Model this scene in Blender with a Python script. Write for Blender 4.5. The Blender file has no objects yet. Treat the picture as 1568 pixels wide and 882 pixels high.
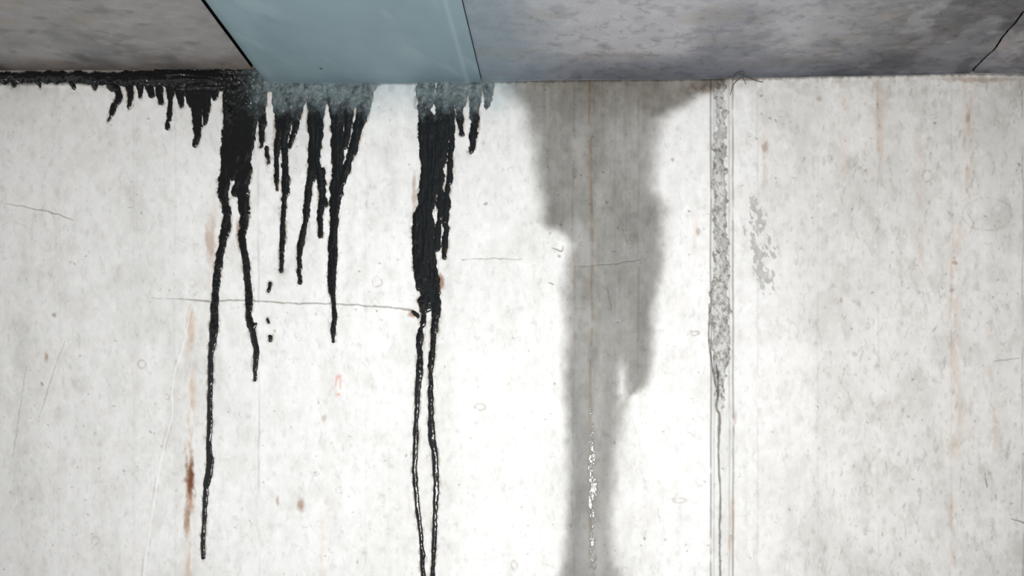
import bpy, math
import numpy as np
from mathutils import Vector

S = 0.0025          # metres per survey unit on the wall
ZC = 2.6            # ceiling height at the survey line v=125
def wx(u): return (u-784.0)*S
def wz(v): return ZC+(125.0-v)*S
rng = np.random.RandomState(7)

# ------------------------------------------------------------- noise
def _h(ix, iy, seed):
    n = (ix.astype(np.int64)*374761393 + iy.astype(np.int64)*668265263 + seed*1442695041) & 0xffffffff
    n = ((n ^ (n >> 13))*1274126177) & 0xffffffff
    n = (n ^ (n >> 16)) & 0xffffffff
    n = (n*2246822519) & 0xffffffff
    n = (n ^ (n >> 15)) & 0xffffff
    return (n/float(0xffffff)).astype(np.float32)
def vn(x, y, seed=0):
    xi = np.floor(x); yi = np.floor(y)
    fx = (x-xi).astype(np.float32); fy = (y-yi).astype(np.float32)
    fx = fx*fx*(3-2*fx); fy = fy*fy*(3-2*fy)
    a = _h(xi, yi, seed); b = _h(xi+1, yi, seed); c = _h(xi, yi+1, seed); d = _h(xi+1, yi+1, seed)
    return (a*(1-fx)+b*fx)*(1-fy)+(c*(1-fx)+d*fx)*fy
def fbm(x, y, octv=4, seed=0):
    s = 0; a = 1.0; t = 0
    for o in range(octv):
        s = s + a*vn(x*(2**o)+17.3*o, y*(2**o)+9.1*o, seed+o*31); t += a; a *= .55
    return s/t
def ss(a, b, x):
    t = np.clip((x-a)/(b-a), 0, 1); return t*t*(3-2*t)

# ------------------------------------------------------------- mesh helpers
def make_mesh(name, co, quads, cols=None, floats=None, mat=None, smooth=True):
    me = bpy.data.meshes.new(name)
    co = np.ascontiguousarray(co, dtype=np.float32); quads = np.ascontiguousarray(quads, dtype=np.int32)
    me.vertices.add(len(co)); me.vertices.foreach_set("co", co.ravel())
    me.loops.add(quads.size); me.loops.foreach_set("vertex_index", quads.ravel())
    me.polygons.add(len(quads))
    me.polygons.foreach_set("loop_start", np.arange(0, quads.size, 4, dtype=np.int32))
    me.update(calc_edges=True)
    me.polygons.foreach_set("use_smooth", np.full(len(quads), smooth, dtype=bool))
    if cols is not None:
        at = me.attributes.new("Col", 'FLOAT_COLOR', 'POINT')
        c4 = np.ones((len(co), 4), dtype=np.float32); c4[:, :3] = cols
        at.data.foreach_set("color", c4.ravel())
    for k, v in (floats or {}).items():
        at = me.attributes.new(k, 'FLOAT', 'POINT')
        at.data.foreach_set("value", np.ascontiguousarray(v, dtype=np.float32))
    me.validate()
    ob = bpy.data.objects.new(name, me); bpy.context.collection.objects.link(ob)
    if mat: me.materials.append(mat)
    return ob
def grid_quads(H, W, flip=False):
    idx = np.arange(H*W, dtype=np.int32).reshape(H, W)
    q = np.stack([idx[:-1, :-1], idx[1:, :-1], idx[1:, 1:], idx[:-1, 1:]], -1).reshape(-1, 4)
    return q[:, ::-1] if flip else q
BOXQ = np.array([[0,3,2,1],[4,5,6,7],[0,1,5,4],[1,2,6,5],[2,3,7,6],[3,0,4,7]])
def box_co(x0,x1,y0,y1,z0,z1):
    return np.array([[x0,y0,z0],[x1,y0,z0],[x1,y1,z0],[x0,y1,z0],[x0,y0,z1],[x1,y0,z1],[x1,y1,z1],[x0,y1,z1]], dtype=np.float32)

def smooth_pts(pts, n=5):
    P = np.array(pts, dtype=float); out = []
    for i in range(len(P)-1):
        p0 = P[max(i-1, 0)]; p1 = P[i]; p2 = P[i+1]; p3 = P[min(i+2, len(P)-1)]
        for k in range(n):
            t = k/n
            out.append(.5*((2*p1)+(-p0+p2)*t+(2*p0-5*p1+4*p2-p3)*t*t+(-p0+3*p1-3*p2+p3)*t**3))
    out.append(P[-1]); return out

class Field:
    def __init__(s, xs, ys, warp=0, wscale=12, seed=3):
        s.xs, s.ys = xs, ys
        s.X, s.Y = np.meshgrid(xs.astype(np.float32), ys.astype(np.float32))
        s.WX, s.WY = s.X, s.Y
        if warp:
            s.WX = s.X + (fbm(s.X/wscale, s.Y/(wscale*1.6), 3, seed)-.5)*2*warp
            s.WY = s.Y + (fbm(s.X/wscale, s.Y/wscale, 2, seed+50)-.5)*2*warp
    def line(s, f, pts, n=5, pad=14):
        """f = max(f, r - distance) for tapered polyline"""
        sp = smooth_pts([(p[0], p[1], p[2]) for p in pts], n) if len(pts) > 2 and n > 1 else [np.array(p, float) for p in pts]
        for a, b in zip(sp[:-1], sp[1:]):
            r = max(a[2], b[2])+pad
            i0, i1 = np.searchsorted(s.ys, [min(a[1], b[1])-r, max(a[1], b[1])+r])
            j0, j1 = np.searchsorted(s.xs, [min(a[0], b[0])-r, max(a[0], b[0])+r])
            if i1 <= i0 or j1 <= j0: continue
            X = s.WX[i0:i1, j0:j1]; Y = s.WY[i0:i1, j0:j1]
            dx, dy = b[0]-a[0], b[1]-a[1]; L = dx*dx+dy*dy+1e-6
            t = np.clip(((X-a[0])*dx+(Y-a[1])*dy)/L, 0, 1)
            v = a[2]+(b[2]-a[2])*t-np.hypot(X-a[0]-dx*t, Y-a[1]-dy*t)
            f[i0:i1, j0:j1] = np.maximum(f[i0:i1, j0:j1], v)
        return f
    def new(s, v=-99.): return np.full(s.X.shape, v, dtype=np.float32)

# ------------------------------------------------------------- tar layout (u, v, half width)
TAR = [
 [(-500,119,11),(-200,118,10),(0,119,9),(90,118,9),(160,120,10),(250,120,14),(330,122,17),(400,124,18)],
 [(170,128,8),(181,145,5),(175,165,4),(167,185,3)],
 [(198,128,6),(200,150,4),(198,164,3)], [(214,130,7),(214,148,3)], [(228,130,7),(231,146,4)],
 [(244,132,7),(246,156,3)], [(262,132,8),(260,165,4),(257,196,3)], [(276,132,8),(277,163,4)],
 [(290,135,9),(292,160,4)], [(303,132,12),(303,165,9),(302,190,6),(300,221,4)], [(316,135,9),(314,188,3)],
 [(330,132,8),(328,150,3)], [(20,126,5),(22,133,3)], [(60,126,5),(62,132,3)], [(110,126,4),(113,133,3)], [(145,126,5),(147,135,2)],
 # first large run
 [(356,128,14),(352,180,11),(350,230,10.5),(344,275,8.5),(342,300,8),(347,330,6),(346,350,7),(338,385,5),(332,425,5.5),(329,460,5.5),(327,510,6.5),(323,550,4.3),(321,620,3.9),(320,680,3.8),(321,715,5.3),(316,745,3.8),(313,790,3.6),(311,825,3.2),(311,854,2.4)],
 [(382,130,21),(384,170,14),(380,215,10),(374,260,11),(371,300,9),(375,330,7),(371,360,6),(376,400,5.5),(380,440,5.5),(381,480,5),(387,510,4.6),(393,540,4.2),(391,560,3.2),(390,581,2.4)],
 [(364,165,14),(363,230,13),(358,268,9)], [(366,275,6),(359,296,5)],
 [(400,150,9),(401,190,5),(400,223,3.5)],
 # second
 [(432,140,15),(430,165,12),(428,195,7),(424,240,4.5),(424,290,2.4)],
 [(446,150,11),(438,190,8),(435,220,6),(436,260,5),(438,290,5),(433,320,4.3),(433,360,3.8),(431,415,2.6)],
 [(458,150,10),(454,185,5),(444,225,3)],
 # third
 [(486,140,16),(484,185,12),(483,225,10),(477,262,7.5),(472,300,5.5),(468,340,4.6),(460,375,4.6),(458,405,3.6),(459,433,2.7)],
 [(486,210,9),(485,240,6),(491,275,5.5),(492,300,4.5),(490,330,4),(491,361,3)], [(495,260,4),(498,313,2.4)],
 # fourth
 [(515,140,16),(516,190,10),(517,235,9),(514,290,8),(512,335,6),(510,375,6.5),(508,430,6),(510,455,3.4),(512,480,3.8),(510,505,3.2),(510,523,2.6)],
 [(560,135,12),(554,170,10),(546,205,7),(536,240,6),(526,270,5.5),(518,300,5)],
 [(532,145,14),(534,180,7),(528,225,4)],
 [(418,134,7),(470,138,10),(520,140,11),(570,132,8)],
 # fifth
 [(652,134,16),(650,165,12),(655,200,14),(655,240,13)],
 [(682,134,15),(680,165,14),(676,205,13),(670,250,12),(660,290,14)],
 [(661,240,15),(656,290,14),(650,320,14),(650,350,16),(650,390,16),(655,425,17),(657,450,12),(654,470,8)],
 [(638,330,7),(636,380,5),(641,440,4)],
 [(648,460,7),(648,490,3.5),(642,520,5),(643,555,4.6),(640,590,4.6),(638,640,3.4),(636,690,3.8),(635,730,3.4),(641,790,3.4),(646,840,3.2),(648,890,3.2),(648,960,3),(650,1010,2.5)],
 [(664,440,9),(668,475,7),(664,510,4.6),(662,540,4.2),(659,580,3.4),(660,630,4),(661,665,4.8),(666,700,4),(668,740,4),(666,790,3.2),(664,850,3.2),(662,900,3.2),(662,980,2.6)],
 [(689,175,7),(690,225,4.2),(688,270,4.2),(684,320,5),(682,360,4.4),(680,394,2.8)], [(676,250,5),(674,320,4.5),(668,380,5)],
 # sixth
 [(706,142,9),(705,180,4.6),(707,204,3.2)], [(727,140,11),(727,175,7),(724,205,5.5),(722,231,3.6)],
 [(745,133,8),(748,150,4.5),(745,164,3.2)], [(700,134,5),(750,130,6)],
 # spatter
 [(414,434,2),(412,446,2.5)], [(410,488,1),(412,494,2)], [(414,515,3),(414,521,2.5)], [(409,228,3),(411,250,2.6)],
 [(388,500,3),(392,497,1)], [(632,478,3),(640,484,3)],
]
def tar_field(F):
    f = F.new()
    for st in TAR: F.line(f, st)
    f = np.maximum(f, -30)
    rough = (fbm(F.X/8., F.Y/13., 4, 11)-.5)*2
    amp = 1.3+2.4*ss(420,300,F.Y)+1.6*np.exp(-((F.X-655)/30)**2)*ss(640,520,F.Y)
    crumb = (fbm(F.X/3., F.Y/3.5, 2, 13)-.5)*1.6*ss(600,420,F.Y)
    return f + rough*amp + crumb

# ------------------------------------------------------------- materials
def new_mat(name):
    m = bpy.data.materials.new(name); m.use_nodes = True
    nt = m.node_tree; return m, nt, nt.nodes["Principled BSDF"]
def N(nt, t, **kw):
    n = nt.nodes.new(t)
    for k, v in kw.items(): setattr(n, k, v)
    return n
def math_(nt, op, a, b=None):
    n = N(nt, "ShaderNodeMath", operation=op)
    for i, v in enumerate((a, b)):
        if v is None: continue
        if isinstance(v, (int, float)): n.inputs[i].default_value = v
        else: nt.links.new(v, n.inputs[i])
    return n.outputs[0]
def noise(nt, vec, scale, detail=4, rough=.6):
    n = N(nt, "ShaderNodeTexNoise"); n.inputs["Scale"].default_value = scale
    n.inputs["Detail"].default_value = detail; n.inputs["Roughness"].default_value = rough
    nt.links.new(vec, n.inputs["Vector"]); return n.outputs[0]
def mapping(nt, vec, sc):
    m = N(nt, "ShaderNodeMapping"); m.inputs["Scale"].default_value = sc
    nt.links.new(vec, m.inputs["Vector"]); return m.outputs[0]
def maprange(nt, v, a, b, c, d):
    n = N(nt, "ShaderNodeMapRange"); nt.links.new(v, n.inputs[0])
    for i, x in enumerate((a, b, c, d)): n.inputs[i+1].default_value = x
    return n.outputs[0]

def concrete_mat(name, fine=0.10, streak=(1,1,1), bump=.25, rough=.75, grain=220, n2s=28):
    m, nt, b = new_mat(name)
    tc = N(nt, "ShaderNodeTexCoord"); vec = tc.outputs["Object"]
    at = N(nt, "ShaderNodeAttribute", attribute_name="Col")
    wt = N(nt, "ShaderNodeAttribute", attribute_name="wet")
    n1 = noise(nt, vec, grain, 5, .75)
    n2 = noise(nt, mapping(nt, vec, streak), n2s, 8, .65)
    v = math_(nt, 'MULTIPLY', maprange(nt, n1, .3, .7, 1-fine*.8, 1+fine*.4), maprange(nt, n2, .3, .7, 1-fine, 1+fine*.5))
    mx = N(nt, "ShaderNodeVectorMath", operation='SCALE')
    nt.links.new(at.outputs["Color"], mx.inputs[0]); nt.links.new(v, mx.inputs["Scale"])
    nt.links.new(mx.outputs[0], b.inputs["Base Color"])
    nt.links.new(maprange(nt, wt.outputs["Fac"], 0, 1, rough, .42), b.inputs["Roughness"])
    b.inputs["Specular IOR Level"].default_value = .3
    bp = N(nt, "ShaderNodeBump"); bp.inputs["Strength"].default_value = bump; bp.inputs["Distance"].default_value = .002
    nt.links.new(math_(nt, 'ADD', n1, n2), bp.inputs["Height"]); nt.links.new(bp.outputs[0], b.inputs["Normal"])
    return m
wall_mat = concrete_mat("whitewashed_concrete", .09, (1,1,.7), .3, .75, 260, 34)
ceil_mat = concrete_mat("raw_slab_concrete", .13, (.6,1.0,1), .4, .75, 120, 18)
panel_mat = concrete_mat("blue_panel_paint", .03, (.6,1,1), .08, .55, 150, 10)

# ------------------------------------------------------------- WALL
xs = np.concatenate([np.arange(-700,-20,10), np.arange(-20,1590,1.25), np.arange(1590,2280,10)])
ys = np.concatenate([np.arange(70,100,5), np.arange(100,890,1.25), np.arange(890,1170,5)])
ys[-1] = 1165
F = Field(xs, ys, 1.6, 9, 5)
X, Y = F.X, F.Y
C = np.empty(X.shape+(3,), dtype=np.float32); C[:] = (0.80,0.798,0.79)
D = np.zeros(X.shape, dtype=np.float32)       # depth offset, + = into the wall (survey units)
def mul(m, col):
    global C
    m = m[..., None]; C = C*(1-m+m*np.array(col, dtype=np.float32))
def mixc(m, col):
    global C
    m = m[..., None]; C = C*(1-m)+m*np.array(col, dtype=np.float32)
right = ss(1100, 1350, X)
cloud = fbm(X/110, Y/150, 5, 21)
mul(ss(.42,.72,cloud)*(.6+.25*right), (.85,.85,.84))
cl2 = fbm(X/30, Y/42, 5, 77)
mul(ss(.48,.72,cl2)*(.45+.2*right), (.85,.845,.825))
cl3 = fbm(X/13, Y/20, 4, 78)
mul(ss(.5,.75,cl3)*(.4+.25*right), (.89,.88,.86))
st = fbm(X/13, Y/300, 4, 33)
mul(ss(.5,.8,st)*.4, (.92,.92,.91))
st2 = fbm(X/45, Y/600, 3, 35)
mul(ss(.5,.75,st2)*.8, (.94,.94,.935))
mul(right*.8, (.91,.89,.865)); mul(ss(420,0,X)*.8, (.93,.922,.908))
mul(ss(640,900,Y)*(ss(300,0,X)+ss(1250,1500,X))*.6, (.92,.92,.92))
# trowel wipes / small flakes
fl = fbm(X/7, Y/11, 3, 91)
mul(ss(.66,.82,fl)*.6, (.82,.82,.81))
fl = fbm((X+Y*.25)/5, (Y-X*.5)/16, 3, 191)
mul(ss(.70,.82,fl)*(.3+.5*right), (.72,.72,.70))
fl = fbm((X-Y*.3)/9, (Y+X*.5)/22, 4, 291)
mul(ss(.60,.76,fl)*(.35+.3*right), (.82,.812,.79))
mixc(ss(.72,.84,fbm(X/9,Y/14,3,93))*.25, (.86,.86,.85))
# vertical board marks
for u, a in ((396,.6),(268,.2),(560,.15),(1160,.35),(1345,.3),(1566,.8),(205,.15),(1457,.25),(90,.15),(1252,.2)):
    w = u+(fbm(Y/60, Y*0+u, 2, 4)-.5)*4
    mul(np.exp(-((X-w)/1.6)**2)*a*ss(.25,.6,fbm(Y/40, X*0+u, 3, 8)), (.66,.65,.63))
# rust-tinted vertical runs
for u, wd, a, v0, v1 in ((1345,7,.5,120,260),(1462,8,.5,330,700),(1482,7,.65,115,300),(1455,5,.5,760,900),(1520,8,.35,500,700),(905,5,.3,120,420),(325,9,.7,320,450),(290,6,.9,470,900),(345,9,.5,110,160),(1122,4,.7,760,860),(1290,6,.25,120,300),(495,6,.3,780,900),(1410,6,.25,200,420),(1172,6,.4,190,280),(1065,5,.3,330,420)):
    w = u+(fbm(Y/50, Y*0+u, 2, 14)-.5)*10
    mul(np.exp(-((X-w)/wd)**2)*a*ss(v0-20,v0+20,Y)*ss(v1+30,v1-30,Y)*ss(.3,.65,fbm(X/6,Y/22,3,66)), (.86,.68,.55))
# rust blotches (u,v,rx,ry,strength)
for u,v,rx,ry,a in ((291,738,9,50,1.),(292,732,6,34,1.),(285,795,5,30,.8),(461,774,7,12,.8),(425,768,3,10,.6),(71,547,5,9,.7),(1172,225,6,10,.6),(1068,356,5,8,.5),(676,432,6,14,1.),(632,482,9,6,1.),(1482,180,4,9,.6),(1462,402,7,4,.6),(1457,445,6,4,.5),(1254,152,6,5,.5),(82,482,4,4,.7),(1287,460,3,5,.5),(496,640,4,7,.4),(1140,121,50,4,.4),(1500,122,60,5,.5),(322,372,10,40,.45),(634,300,4,40,.6),(366,350,5,18,.8),(352,190,4,50,.6),(408,240,5,14,.6),(1126,640,4,12,.4)):
    dd = np.hypot((F.WX-u)/rx, (F.WY-v)/ry)+(fbm(X/5,Y/8,3,55)-.5)*.9
    mul(ss(1.2,.3,dd)*a, (.48,.31,.22))
# small rust freckles
for k in range(60):
    u = rng.uniform(0,1568); v = rng.uniform(135,880); r = rng.uniform(1.0,2.6)
    i0,i1 = np.searchsorted(ys,[v-8,v+8]); j0,j1 = np.searchsorted(xs,[u-8,u+8])
    m = ss(1.3,.3,np.hypot(F.WX[i0:i1,j0:j1]-u,(F.WY[i0:i1,j0:j1]-v)*.8)/r)*rng.uniform(.3,.8)
    C[i0:i1,j0:j1] *= (1-m[...,None]+m[...,None]*np.array((.62,.45,.34),dtype=np.float32))
# ring-shaped marks
for u,v,rx,ry,a in ((518,590,4,13,.6),(1512,328,38,25,.35),(577,432,7,8,.6),(217,558,6,6,.6),(735,623,8,5,.6),(1420,270,7,9,.5),(145,828,5,6,.5),(566,312,5,6,.5),(788,866,4,7,.5),(1040,766,10,4,.5),(1063,510,6,3,.7),(295,433,5,6,.4),(1330,750,5,6,.4)):
    dd = np.hypot((F.WX-u)/rx, (F.WY-v)/ry)
    mul(np.exp(-((dd-1)*min(rx,ry)/1.4)**2)*a*ss(.2,.6,fbm(X/6,Y/6,2,5)), (.56,.48,.42) if u != 518 else (.9,.35,.22))
# peeled patches beside the joint
pm = np.maximum(ss(40,4,np.hypot((X-1155)*1.6,(Y-335)*.85)), ss(64,8,np.hypot((X-1172+(Y-400)*-.1)*2.3,(Y-395)*.9)))
pk = ss(.50,.56,fbm((X-Y*.25)/6,Y/10,5,72)+.18*(pm-.6))*ss(0,.25,pm)
mixc(pk*(.4+.5*fbm(X/4,Y/5,3,74)), (.33,.33,.32)); D += pk*.5
pm = ss(80,20,np.hypot((X-1162)*1.4,(Y-350)*.7)); mul(pm*.5,(.88,.875,.86))
# pits and nicks
f = F.new()
for k in range(420):
    u = rng.uniform(-10,1580); v = rng.uniform(130,885); r = rng.uniform(.4,1.4)*(1.7 if rng.rand()<.08 else 1)
    F.line(f, [(u,v,r),(u+rng.uniform(-2.5,2.5),v+rng.uniform(-2,2),r*.8)], pad=4)
for k in range(80):
    u = rng.uniform(-10,1580); v = rng.uniform(130,885); r = rng.uniform(2,5)
    t0 = rng.uniform(0,6.3); e = rng.uniform(.6,1.5)
    arc = [(u+r*e*math.cos(t0+a), v+r*math.sin(t0+a), .5) for a in np.linspace(0,rng.uniform(1.5,4.5),7)]
    F.line(f, arc, n=1, pad=4)
mul(ss(-.5,1.,f)*.75, (.42,.41,.39)); D += ss(-.6,.9,f)*.6
f = F.new()
for k in range(280):
    u = rng.uniform(-10,1580); v = rng.uniform(130,885); L = rng.uniform(3,16); t = rng.normal(1.5,.7)
    F.line(f, [(u,v,.1),(u+L*.5*math.cos(t)+rng.uniform(-2,2),v+L*.5*math.sin(t),.6),(u+L*math.cos(t),v+L*math.sin(t),.1)], n=2, pad=4)
mul(ss(-.6,.8,f)*.55, (.52,.50,.47)); D += ss(-.6,.7,f)*.3
# cracks
f = F.new()
for p in ([(285,459,.9),(320,461,1.3),(360,459,1.1),(440,464,1.),(520,466,1.),(590,470,1.1),(625,474,1.3),(636,482,1.6)], [(230,456,.1),(285,459,.6)],
          [(10,311,.4),(50,320,.7),(85,327,.9),(112,336,.5)], [(705,397,.3),(760,396,.6),(800,398,.3)],
          [(880,408,.3),(930,405,.6),(982,398,.5)], [(1522,553,.4),(1560,548,.6)], [(60,640,.2),(85,560,.4),(100,520,.2)],
          [(1508,725,.6),(1512,745,1.2)],[(1548,795,.8),(1568,800,1.4)], [(845,380,.6),(860,384,1.2),(862,377,.6)],
          [(840,432,.6),(847,436,1.2)],[(930,440,.4),(936,475,.5)],[(953,350,.4),(960,372,.5)],[(40,560,.2),(20,700,.3)]):
    F.line(f, p, pad=4)
mul(ss(-.8,.8,f)*.85, (.36,.33,.29)); D += ss(-.7,.8,f)*.8
# pale lime ridge, lower left
f = F.new(); F.line(f, [(292,470,.6),(283,520,.9),(266,580,1.3),(262,640,1.),(245,710,1.4),(236,770,2.),(228,820,1.3),(219,890,1.6)], pad=8)
mixc(ss(-1,1,f)*.6, (.86,.86,.85)); D -= ss(-1.2,1.2,f)*.9*ss(.3,.6,fbm(X/8,Y/20,3,85))
mul(ss(-5,-1,f)*ss(1,-1,f)*ss(.4,.6,fbm(X/8,Y/20,3,86))*.6, (.78,.73,.67))
# construction joint
e1 = 1088.5+(fbm(Y/80,Y*0,2,41)-.5)*2; e2 = 1122.5+(fbm(Y/70,Y*0+4,2,43)-.5)*2
band = ss(-1,1,X-e1)*ss(1,-1,X-e2)
mul(band*.9, (.90,.90,.89)); D -= band*.5
for e,a in ((e1,1.),(e2,.9),(e1+5,.4),(e2-6,.45)):
    mul(np.exp(-((X-e)/1.3)**2)*a*ss(.1,.4,fbm(Y/25,X*0+a*9,3,47)), (.40,.395,.38)); D += np.exp(-((X-e)/1.1)**2)*.8*a
cx = 1104+(fbm(Y/45,Y*0+7,3,49)-.5)*12
hw = np.interp(ys, [100,170,200,260,330,420,480,540,575,600,625,640],[6,7,8,10,9,10,15,12,9,6,3,0])[:,None]
sd = hw+(fbm(X/6,Y/9,4,52)-.5)*15-np.abs(F.WX-cx)
er = ss(-2,1.2,sd)*ss(640,600,Y)
agg = fbm(X/5.,Y/8.,4,58)
st_ = np.interp(ys,[100,180,220,640],[.6,.75,1,1])[:,None]
mixc(er*st_*(.40+.5*ss(.38,.58,agg)), (.33,.325,.31)); D += er*(1.0+1.1*(agg-.5))
mixc(er*ss(.62,.74,fbm(X/4,Y/6,2,59))*.45,(.62,.61,.58))
mul(er*ss(3.0,0,sd)*st_*.75,(.36,.345,.33))
mul(er*ss(.56,.70,fbm(X/3.5,Y/5,3,159))*.8,(.40,.37,.34))
f = F.new(); F.line(f, [(1098,560,1),(1100,600,1.6),(1097,625,1.6),(1102,640,2.),(1100,690,1.5),(1103,760,1.3),(1102,830,1.3),(1103,900,1.3),(1103,1165,1.0)], pad=5)
F.line(f, [(1087,465,1.2),(1086,520,1.2),(1092,570,1.3),(1098,600,1.2)], pad=5)
mul(ss(-1,.9,f)*.9, (.22,.21,.19)); D += ss(-1,.9,f)*1.5
# wet leak stain
LB = np.array([(100,745),(130,770),(150,792),(175,808),(210,822),(270,823),(305,830),(340,836),(358,856),(375,876),(430,868),(500,863),(600,869),(700,874),(790,876),(830,868),(882,862),(1165,850)])
RB = np.array([(100,1120),(128,1106),(145,1070),(165,1040),(185,1008),(215,1001),(290,1000),(305,1010),(325,1017),(400,1013),(470,1003),(545,998),(572,992),(590,984),(600,972),(606,957),(612,955),(650,955),(680,940),(760,935),(830,938),(882,944),(1165,955)])
wxx = X+(fbm(X/26,Y/34,5,61)-.5)*20; wyy = Y+(fbm(X/25,Y/25,4,63)-.5)*12
lb = np.interp(wyy, LB[:,0], LB[:,1]); rb = np.interp(wyy, RB[:,0], RB[:,1])
edge = np.minimum(wxx-lb, rb-wxx)
notch = np.hypot((wxx-950)/7, (wyy-592)/26)-1      # dry tongue between the two lobes
edge = np.minimum(edge, notch*9)
soft = np.interp(Y,[100,300,420,560,620],[1.8,1.3,1.1,.9,1.1])
wet = ss(-15,13,edge/soft)
wet = wet*(1-.10*ss(.45,.7,fbm(X/35,Y/50,4,361)))
wet2 = ss(-4,26,edge)
mul(wet*.74, (.27,.265,.25)); mul(wet*(.25+.9*fbm(X/24,Y/60,5,65))*.9, (.60,.585,.555))
mul(wet2*ss(.5,.75,fbm(X/12,Y/160,4,67))*.5, (.76,.74,.70)); mul(wet2*ss(.5,.7,fbm(X/30,Y/40,4,267))*.6, (.74,.73,.715))
mul(wet*ss(.6,.75,fbm(X/6,Y/8,3,367))*.35,(.72,.70,.67))
mul(wet*ss(480,640,Y)*ss(906,882,X)*.75,(.54,.55,.56)); mul(wet*ss(600,740,Y)*ss(912,935,X)*.4,(.72,.72,.72))
mul(wet*np.exp(-((X-850)/28)**2-((Y-325)/40)**2)*.6,(.66,.66,.65)); mul(wet*np.exp(-((X-985)/26)**2)*ss(280,330,Y)*.5,(.70,.70,.69))
mul(wet*ss(200,130,Y)*.6,(.72,.69,.64))
halo = ss(-60,-4,edge)*(1-wet); mul(halo*.3,(.88,.88,.875))
for u,wd,a in ((905,2.6,.75),(878,1.3,.5),(977,1.6,.5),(942,1.2,.25),(958,1.,.3)):
    w = u+(fbm(Y/70,Y*0+u,2,68)-.5)*6
    mul(wet*np.exp(-((X-w)/wd)**2)*a*ss(.2,.5,fbm(Y/20,Y*0+u,2,69)), (.68,.54,.40))
rb_ = np.exp(-((F.WX-1078+(Y-130)*1.0)/30)**2-((F.WY-134)/11)**2); mul(rb_*.75*ss(.25,.6,fbm(X/9,Y/7,3,57)),(.42,.30,.20))
# bluish overspray, patchy dirt and painted-in shading below the ceiling
bl = ss(195,130,Y+(fbm(X/20,Y/16,3,71)-.5)*34)*ss(400,470,X)*ss(830,745,X)
mixc(bl*.6, (.36,.45,.49))
mul(ss(330,125,Y)*.5,(.83,.83,.825)); mul(ss(160,122,Y)*ss(.4,.7,fbm(X/12,Y/10,3,73))*.5,(.68,.65,.61))  # upper-wall shading put into the colour, then patchy dirt near the ceiling
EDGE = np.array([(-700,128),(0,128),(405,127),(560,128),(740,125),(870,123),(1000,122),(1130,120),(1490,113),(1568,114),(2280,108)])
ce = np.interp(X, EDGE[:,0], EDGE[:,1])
mul(ss(4,0,Y-ce-(fbm(X/6,Y*0,3,75)-.4)*4)*.8,(.25,.24,.22))  # occlusion line along the ceiling junction, painted into the wall colour
tf = tar_field(F)
mul(ss(-5,-.5,tf)*ss(.42,.65,fbm(X/6,Y/9,3,81))*.75,(.45,.38,.30))
mixc(ss(-1.2,.5,tf),(.012,.012,.012))
D *= ss(1,-4,tf)
D += (fbm(X/60,Y/60,3,83)-.5)*.5*ss(1,-10,tf)
Y3 = D*S*.6
co = np.stack([wx(X), Y3, wz(Y)], -1).reshape(-1,3)
wetf = np.clip(wet,0,1).ravel()
b = box_co(wx(xs[0]),wx(xs[-1]),.012,.25,0,2.95)
co2 = np.concatenate([co,b]); q = np.concatenate([grid_quads(len(ys),len(xs)), BOXQ+len(co)])
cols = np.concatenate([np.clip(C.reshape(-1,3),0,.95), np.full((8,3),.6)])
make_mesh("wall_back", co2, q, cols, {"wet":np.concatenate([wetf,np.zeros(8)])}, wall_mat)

# ------------------------------------------------------------- TAR
tm, nt, bs = new_mat("bitumen")
at = N(nt,"ShaderNodeAttribute",attribute_name="Col"); nt.links.new(at.outputs["Color"], bs.inputs["Base Color"])
ra = N(nt,"ShaderNodeAttribute",attribute_name="dull")
nt.links.new(maprange(nt, ra.outputs["Fac"],0,1,.15,.6), bs.inputs["Roughness"])
bs.inputs["Specular IOR Level"].default_value=.42
tc = N(nt,"ShaderNodeTexCoord"); bp = N(nt,"ShaderNodeBump"); bp.inputs["Strength"].default_value=.45; bp.inputs["Distance"].default_value=.002
nt.links.new(noise(nt, mapping(nt,tc.outputs["Object"],(1,1,.5)),110,4,.65), bp.inputs["Height"]); nt.links.new(bp.outputs[0], bs.inputs["Normal"])
txs = np.concatenate([np.arange(-600,-10,4), np.arange(-10,775,.8)]); tys = np.arange(98,1015,.8)
T = Field(txs, tys, 1.6, 9, 5)
tf = tar_field(T)
pos = np.maximum(tf,0)
h = np.sqrt(np.minimum(pos,9)*3.0)*.42
rid = (fbm(T.X/7, T.Y/60, 3, 101)-.5)*2*ss(2,9,pos)*2.2
lump = (fbm(T.X/9, T.Y/16, 4, 103)-.5)*2*ss(1,6,pos)*1.2
crust = (fbm(T.X/5, T.Y/6, 3, 104)-.5)*2*ss(1,5,pos)*1.8*ss(210,150,T.Y)*ss(330,360,T.X)
topz = ss(150,118,T.Y)*ss(420,330,T.X)
act = .25+.75*ss(190,260,T.X)
hor = (fbm(T.X/45, T.Y/5, 2, 105)-.5)*2*3.2*topz*ss(1,5,pos)*act
hh = np.where(tf>0, .25+np.maximum(h+rid+lump+crust+hor+topz*2.5*ss(0,6,pos), .15)*ss(0,.8,pos), np.maximum(tf,-1.5)*.5)
keep = tf > -1.0
kc = keep[:-1,:-1]|keep[1:,:-1]|keep[1:,1:]|keep[:-1,1:]
q = grid_quads(len(tys),len(txs))[kc.ravel()]
used = np.unique(q); remap = np.full(T.X.size,-1,dtype=np.int32); remap[used]=np.arange(len(used))
co = np.stack([wx(T.X), -hh*S, wz(T.Y)],-1).reshape(-1,3)[used]
blue = ss(188,138,T.Y+(fbm(T.X/9,T.Y/14,4,107)-.5)*44)*ss(355,430,T.X+(fbm(T.X/8,T.Y/8,2,8)-.5)*30)
blue = np.clip(blue*(.15+1.2*fbm(T.X/6,T.Y/9,3,109)),0,1)
tc_ = np.empty(T.X.shape+(3,),dtype=np.float32); tc_[:] = (.005,.0054,.0058)
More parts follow.
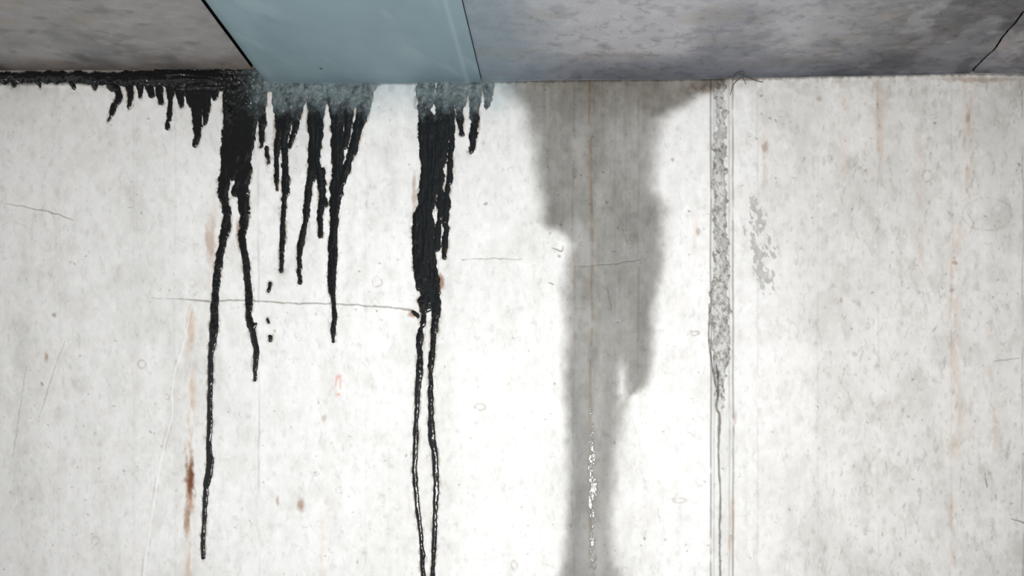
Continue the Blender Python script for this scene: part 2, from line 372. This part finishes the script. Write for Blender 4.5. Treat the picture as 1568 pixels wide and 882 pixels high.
tc_ = tc_*(1-blue[...,None])+blue[...,None]*np.array((.14,.18,.19))
lt = ss(.70,.80,fbm(T.X/3,T.Y/4,3,111))*ss(210,140,T.Y)*ss(330,350,T.X)*.4
tc_ = tc_*(1-lt[...,None])+lt[...,None]*np.array((.25,.26,.26))
br = ss(.64,.77,fbm(T.X/6,T.Y/12,3,113))*ss(3.0,0,tf)*ss(330,350,T.X)*.6
tc_ = tc_*(1-br[...,None])+br[...,None]*np.array((.10,.065,.035))
make_mesh("tar_drips", co, remap[q], tc_.reshape(-1,3)[used], {"dull":np.clip(blue*1.5,0,1).ravel()[used]}, tm)

# ------------------------------------------------------------- WATER TRICKLE
wm, nt, bs = new_mat("running_water")
bs.inputs["Base Color"].default_value=(.22,.215,.20,1); bs.inputs["Roughness"].default_value=.16; bs.inputs["IOR"].default_value=1.4
bs.inputs["Specular IOR Level"].default_value=.8
tc = N(nt,"ShaderNodeTexCoord"); bp = N(nt,"ShaderNodeBump"); bp.inputs["Strength"].default_value=.2; bp.inputs["Distance"].default_value=.002
nt.links.new(noise(nt, tc.outputs["Object"],120,2,.5), bp.inputs["Height"]); nt.links.new(bp.outputs[0], bs.inputs["Normal"])
sx = np.arange(885,995,.7); sy = np.arange(135,1160,.7)
Wf = Field(sx, sy, 2.5, 16, 9)
f = Wf.new(-20)
Wf.line(f, [(903,600,.8),(905,640,3),(908,680,5.5),(906,720,6),(909,750,8),(908,790,6),(907,830,6),(909,870,4),(908,930,4),(908,1155,4)])
f = f - 7*(1-ss(.36,.54,fbm(Wf.X/4,Wf.Y/7,3,121)))
g = Wf.new(-20); Wf.line(g,[(905,140,.6),(903,300,.6),(907,420,.7),(906,600,.8)]); Wf.line(g,[(978,392,1.6),(977,397,1.2),(976,440,.7),(975,492,1.5),(976,500,.6)])
g = g - 2.0*(1-ss(.42,.6,fbm(Wf.X/4,Wf.Y/16,3,125)))
f = np.maximum(f,g)
hh = np.where(f>0, .2+np.sqrt(np.minimum(np.maximum(f,0),3)*2)*.2+(fbm(Wf.X/4,Wf.Y/7,2,127)-.5)*.9*ss(0,2,f), np.maximum(f,-1.5)*.5)
keep = f>-1.1; kc = keep[:-1,:-1]|keep[1:,:-1]|keep[1:,1:]|keep[:-1,1:]
q = grid_quads(len(sy),len(sx))[kc.ravel()]
used = np.unique(q); remap = np.full(Wf.X.size,-1,dtype=np.int32); remap[used]=np.arange(len(used))
make_mesh("water_trickle", np.stack([wx(Wf.X), -hh*S, wz(Wf.Y)],-1).reshape(-1,3)[used], remap[q], None, None, wm)

# ------------------------------------------------------------- CEILING
def slab(name, u0, u1, edge, colfn, mat, thick=.3, step=2.0, jag0=0, jag1=0, depth=4.2):
    us = np.unique(np.concatenate([np.arange(max(u0,-200),min(u1,1700),step), [u1], np.arange(u0, max(u0,-200)+.1, 20) if u0<-200 else [u0], np.arange(1700,u1,20) if u1>1700 else [u1]]))
    ds = np.concatenate([np.arange(0,260,1.6), np.arange(260,depth/S,40)])
    U, Dp = np.meshgrid(us.astype(np.float32), ds.astype(np.float32))
    Uj = U.copy()
    if jag1: Uj = Uj - ss(u1-30,u1,U)*(fbm(Dp/30,Dp*0,4,131)-.5)*2*jag1
    if jag0: Uj = Uj + ss(u0+30,u0,U)*(fbm(Dp/30,Dp*0,4,131)-.5)*-2*jag0
    ev = np.interp(U, [e[0] for e in edge], [e[1] for e in edge])
    bev = 2.2*(ss(3,0,U-u0)+ss(3,0,u1-U))
    Z = wz(ev) + (fbm(U/60,Dp/60,4,133)-.5)*1.4*S + bev*S
    c, wt = colfn(U, Dp)
    co = np.stack([wx(Uj), -Dp*S, Z], -1).reshape(-1,3)
    base = len(co); H, W = U.shape
    q = grid_quads(H, W, True)
    idx = np.arange(H*W).reshape(H,W)
    ring = np.concatenate([idx[0,:], idx[1:,-1], idx[-1,-2::-1], idx[-2:0:-1,0]])
    up = co[ring].copy(); up[:,2] = wz(125)+thick
    n = len(ring); k = np.arange(n); k2 = (k+1)%n
    sk = np.stack([ring[k], base+k, base+k2, ring[k2]], -1)
    cor = [0, W-1, W-1+H-1, W-1+H-1+W-1]
    topq = np.array([[base+cor[0], base+cor[3], base+cor[2], base+cor[1]]])
    co = np.concatenate([co, up]); q = np.concatenate([q, sk[:, ::-1], topq])
    cols = np.concatenate([np.clip(c.reshape(-1,3),0,1), np.full((n,3),.05)])
    wv = np.concatenate([wt.ravel(), np.zeros(n)])
    return make_mesh(name, co, q, cols, {"wet":wv}, mat)
def M(c, m, col):
    m = m[...,None]; return c*(1-m+m*np.array(col,dtype=np.float32))
def MX(c, m, col):
    m = m[...,None]; return c*(1-m)+m*np.array(col,dtype=np.float32)
def c_left(U,Dp):
    c = np.empty(U.shape+(3,),dtype=np.float32); c[:]=(.29,.283,.28)
    c = M(c, ss(.38,.7,fbm(U/90,Dp/70,4,141)), (.66,.67,.69))
    c = MX(c, ss(.52,.75,fbm((U+Dp)/40,(Dp-U*.2)/16,4,143))*.3, (.38,.375,.37))
    c = M(c, ss(.56,.74,fbm(U/30,Dp/14,5,145))*.6, (.62,.61,.60))
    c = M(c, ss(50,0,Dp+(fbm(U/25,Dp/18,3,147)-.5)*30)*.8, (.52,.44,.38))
    c = M(c, ss(.6,.7,fbm(U/50,Dp/30,3,149))*.45, (1.0,.88,.74))
    return c, U*0
def c_blue(U,Dp):
    c = np.empty(U.shape+(3,),dtype=np.float32); c[:]=(.215,.30,.33)
    c = M(c, ss(.4,.7,fbm(U/90,Dp/110,4,151))*.6, (.84,.86,.87))
    c = MX(c, ss(.55,.8,fbm((U+Dp*.5)/40,(Dp-U*.4)/90,4,153))*.2, (.38,.46,.49))
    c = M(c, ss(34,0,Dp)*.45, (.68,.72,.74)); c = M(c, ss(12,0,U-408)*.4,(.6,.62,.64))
    c = MX(c, np.exp(-((U-716)/3.)**2)*.3,(.40,.50,.55))
    c = M(c, ss(2.5,1,np.hypot(U-505,(Dp-40)*.8)),(.3,.12,.1))
    return c, U*0
def c_mid(U,Dp):
    c = np.empty(U.shape+(3,),dtype=np.float32); c[:]=(.42,.423,.445)
    c = M(c, ss(.36,.72,fbm(U/160,Dp/110,3,161)), (.66,.67,.69))
    c = M(c, ss(1080,1330,U+(fbm(U/60,Dp/50,3,160)-.5)*160)*.8,(.56,.55,.54))
    c = MX(c, ss(.52,.78,fbm((U+Dp*.6)/30,(Dp-U*.15)/13,5,163))*.3, (.44,.44,.46))
    c = M(c, ss(.54,.72,fbm(U/22,Dp/13,5,165))*.55, (.64,.64,.65))
    c = M(c, ss(.66,.74,fbm(U/11,Dp/8,4,167))*.45, (.55,.55,.55))
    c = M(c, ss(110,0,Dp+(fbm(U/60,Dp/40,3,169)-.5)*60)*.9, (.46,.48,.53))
    c = M(c, ss(1200,1380,U)*ss(.42,.60,fbm(U/50,Dp/40,4,175))*.8, (.58,.57,.56))
    bl = ss(920,745,U+(fbm(U/60,Dp/60,3,171)-.5)*70)
    c = MX(c, bl*.8, (.19,.25,.29))
    c = M(c, ss(.62,.7,fbm(U/60,Dp/20,3,173))*.35,(1.,.90,.76))
    return c, U*0
def c_right(U,Dp):
    c, w = c_mid(U,Dp); return c*np.array((1.3,1.26,1.24)), w
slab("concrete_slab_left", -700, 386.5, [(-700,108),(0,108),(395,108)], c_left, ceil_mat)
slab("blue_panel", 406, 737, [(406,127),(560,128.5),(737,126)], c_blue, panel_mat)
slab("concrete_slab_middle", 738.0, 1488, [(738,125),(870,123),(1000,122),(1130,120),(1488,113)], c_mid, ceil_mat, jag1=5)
slab("concrete_slab_right", 1491.0, 2270, [(1491,112),(1568,113),(2270,107)], c_right, ceil_mat, jag0=5)
dm, nt, bs = new_mat("dark_joint_filler"); bs.inputs["Base Color"].default_value=(.015,.013,.012,1); bs.inputs["Roughness"].default_value=.9
parts=[]; qs=[]
for k,(u0,u1,v) in enumerate(((386.6,405.9,98),(737.1,737.9,100),(1480,1499,100))):
    parts.append(box_co(wx(u0),wx(u1),-4.19,-.001,wz(v),ZC+.3)); qs.append(BOXQ+8*k)
make_mesh("joint_filler", np.concatenate(parts), np.concatenate(qs), None, None, dm, False)
root = bpy.data.objects.new("ceiling", None); bpy.context.collection.objects.link(root); root.location=(0,0,ZC)
for n in ("concrete_slab_left","blue_panel","concrete_slab_middle","concrete_slab_right","joint_filler"):
    o = bpy.data.objects[n]; o.parent = root; o.location=(0,0,-ZC)

# ------------------------------------------------------------- FLOOR
fm, nt, bs = new_mat("floor_concrete")
tc = N(nt,"ShaderNodeTexCoord"); cr = N(nt,"ShaderNodeValToRGB")
cr.color_ramp.elements[0].color=(.2,.2,.19,1); cr.color_ramp.elements[1].color=(.38,.37,.36,1)
nt.links.new(noise(nt,tc.outputs["Object"],4,8,.65), cr.inputs[0]); nt.links.new(cr.outputs[0], bs.inputs["Base Color"]); bs.inputs["Roughness"].default_value=.8
make_mesh("floor", box_co(wx(-700),wx(2270),-4.2,.25,-.2,0), BOXQ, None, None, fm, False)

# ------------------------------------------------------------- TIE WIRE at the slab edge
wmat, nt, bs = new_mat("rusty_wire"); bs.inputs["Base Color"].default_value=(.05,.045,.04,1); bs.inputs["Roughness"].default_value=.6
cu = bpy.data.curves.new("loose_tie_wire",'CURVE'); cu.dimensions='3D'; cu.bevel_depth=.0011; cu.bevel_resolution=2
for pts in ([(1119,119,2),(1124,121,14),(1131,122,26),(1138,122,14),(1128,126,8),(1120,134,5),(1118,146,1)],
            [(1108,118,1),(1119,124,10),(1130,121,16),(1145,124,10),(1160,127,4),(1168,126,1)],
            [(1131,119,4),(1129,122,22),(1134,124,12),(1142,130,2)]):
    sp = cu.splines.new('NURBS'); sp.points.add(len(pts)-1); sp.use_endpoint_u=True; sp.order_u=3
    for p,(u,v,d) in zip(sp.points,pts): p.co=(wx(u),-d*S,wz(v),1)
wo = bpy.data.objects.new("loose_tie_wire",cu); bpy.context.collection.objects.link(wo); cu.materials.append(wmat)

# ------------------------------------------------------------- LIGHT, WORLD, CAMERA
DC = 3.0
def area(name, loc, target, size, power, col=(1,1,1)):
    l = bpy.data.lights.new(name,'AREA'); l.shape='DISK'; l.size=size; l.energy=power; l.color=col
    o = bpy.data.objects.new(name,l); bpy.context.collection.objects.link(o); o.location=loc
    o.rotation_euler = (Vector(target)-Vector(loc)).to_track_quat('-Z','Y').to_euler(); return o
area("work_lamp", (.18,-3.05,1.20), (0,0,1.35), .28, 95, (1,.99,.975))
w = bpy.data.worlds.new("basement_ambient"); bpy.context.scene.world = w; w.use_nodes=True
w.node_tree.nodes["Background"].inputs[0].default_value=(.96,.975,1,1); w.node_tree.nodes["Background"].inputs[1].default_value=.72

cam = bpy.data.cameras.new("camera"); co_ = bpy.data.objects.new("camera",cam); bpy.context.collection.objects.link(co_)
co_.location = (wx(900), -DC, wz(796)); co_.rotation_euler=(math.pi/2,0,0)
cam.sensor_width=36; cam.lens = 36*DC/(1568*S)
cam.shift_x = (784-900)/1568; cam.shift_y = (796-441)/1568
bpy.context.scene.camera = co_
bpy.context.scene.view_settings.view_transform='Standard'
bpy.context.scene.view_settings.look='None'
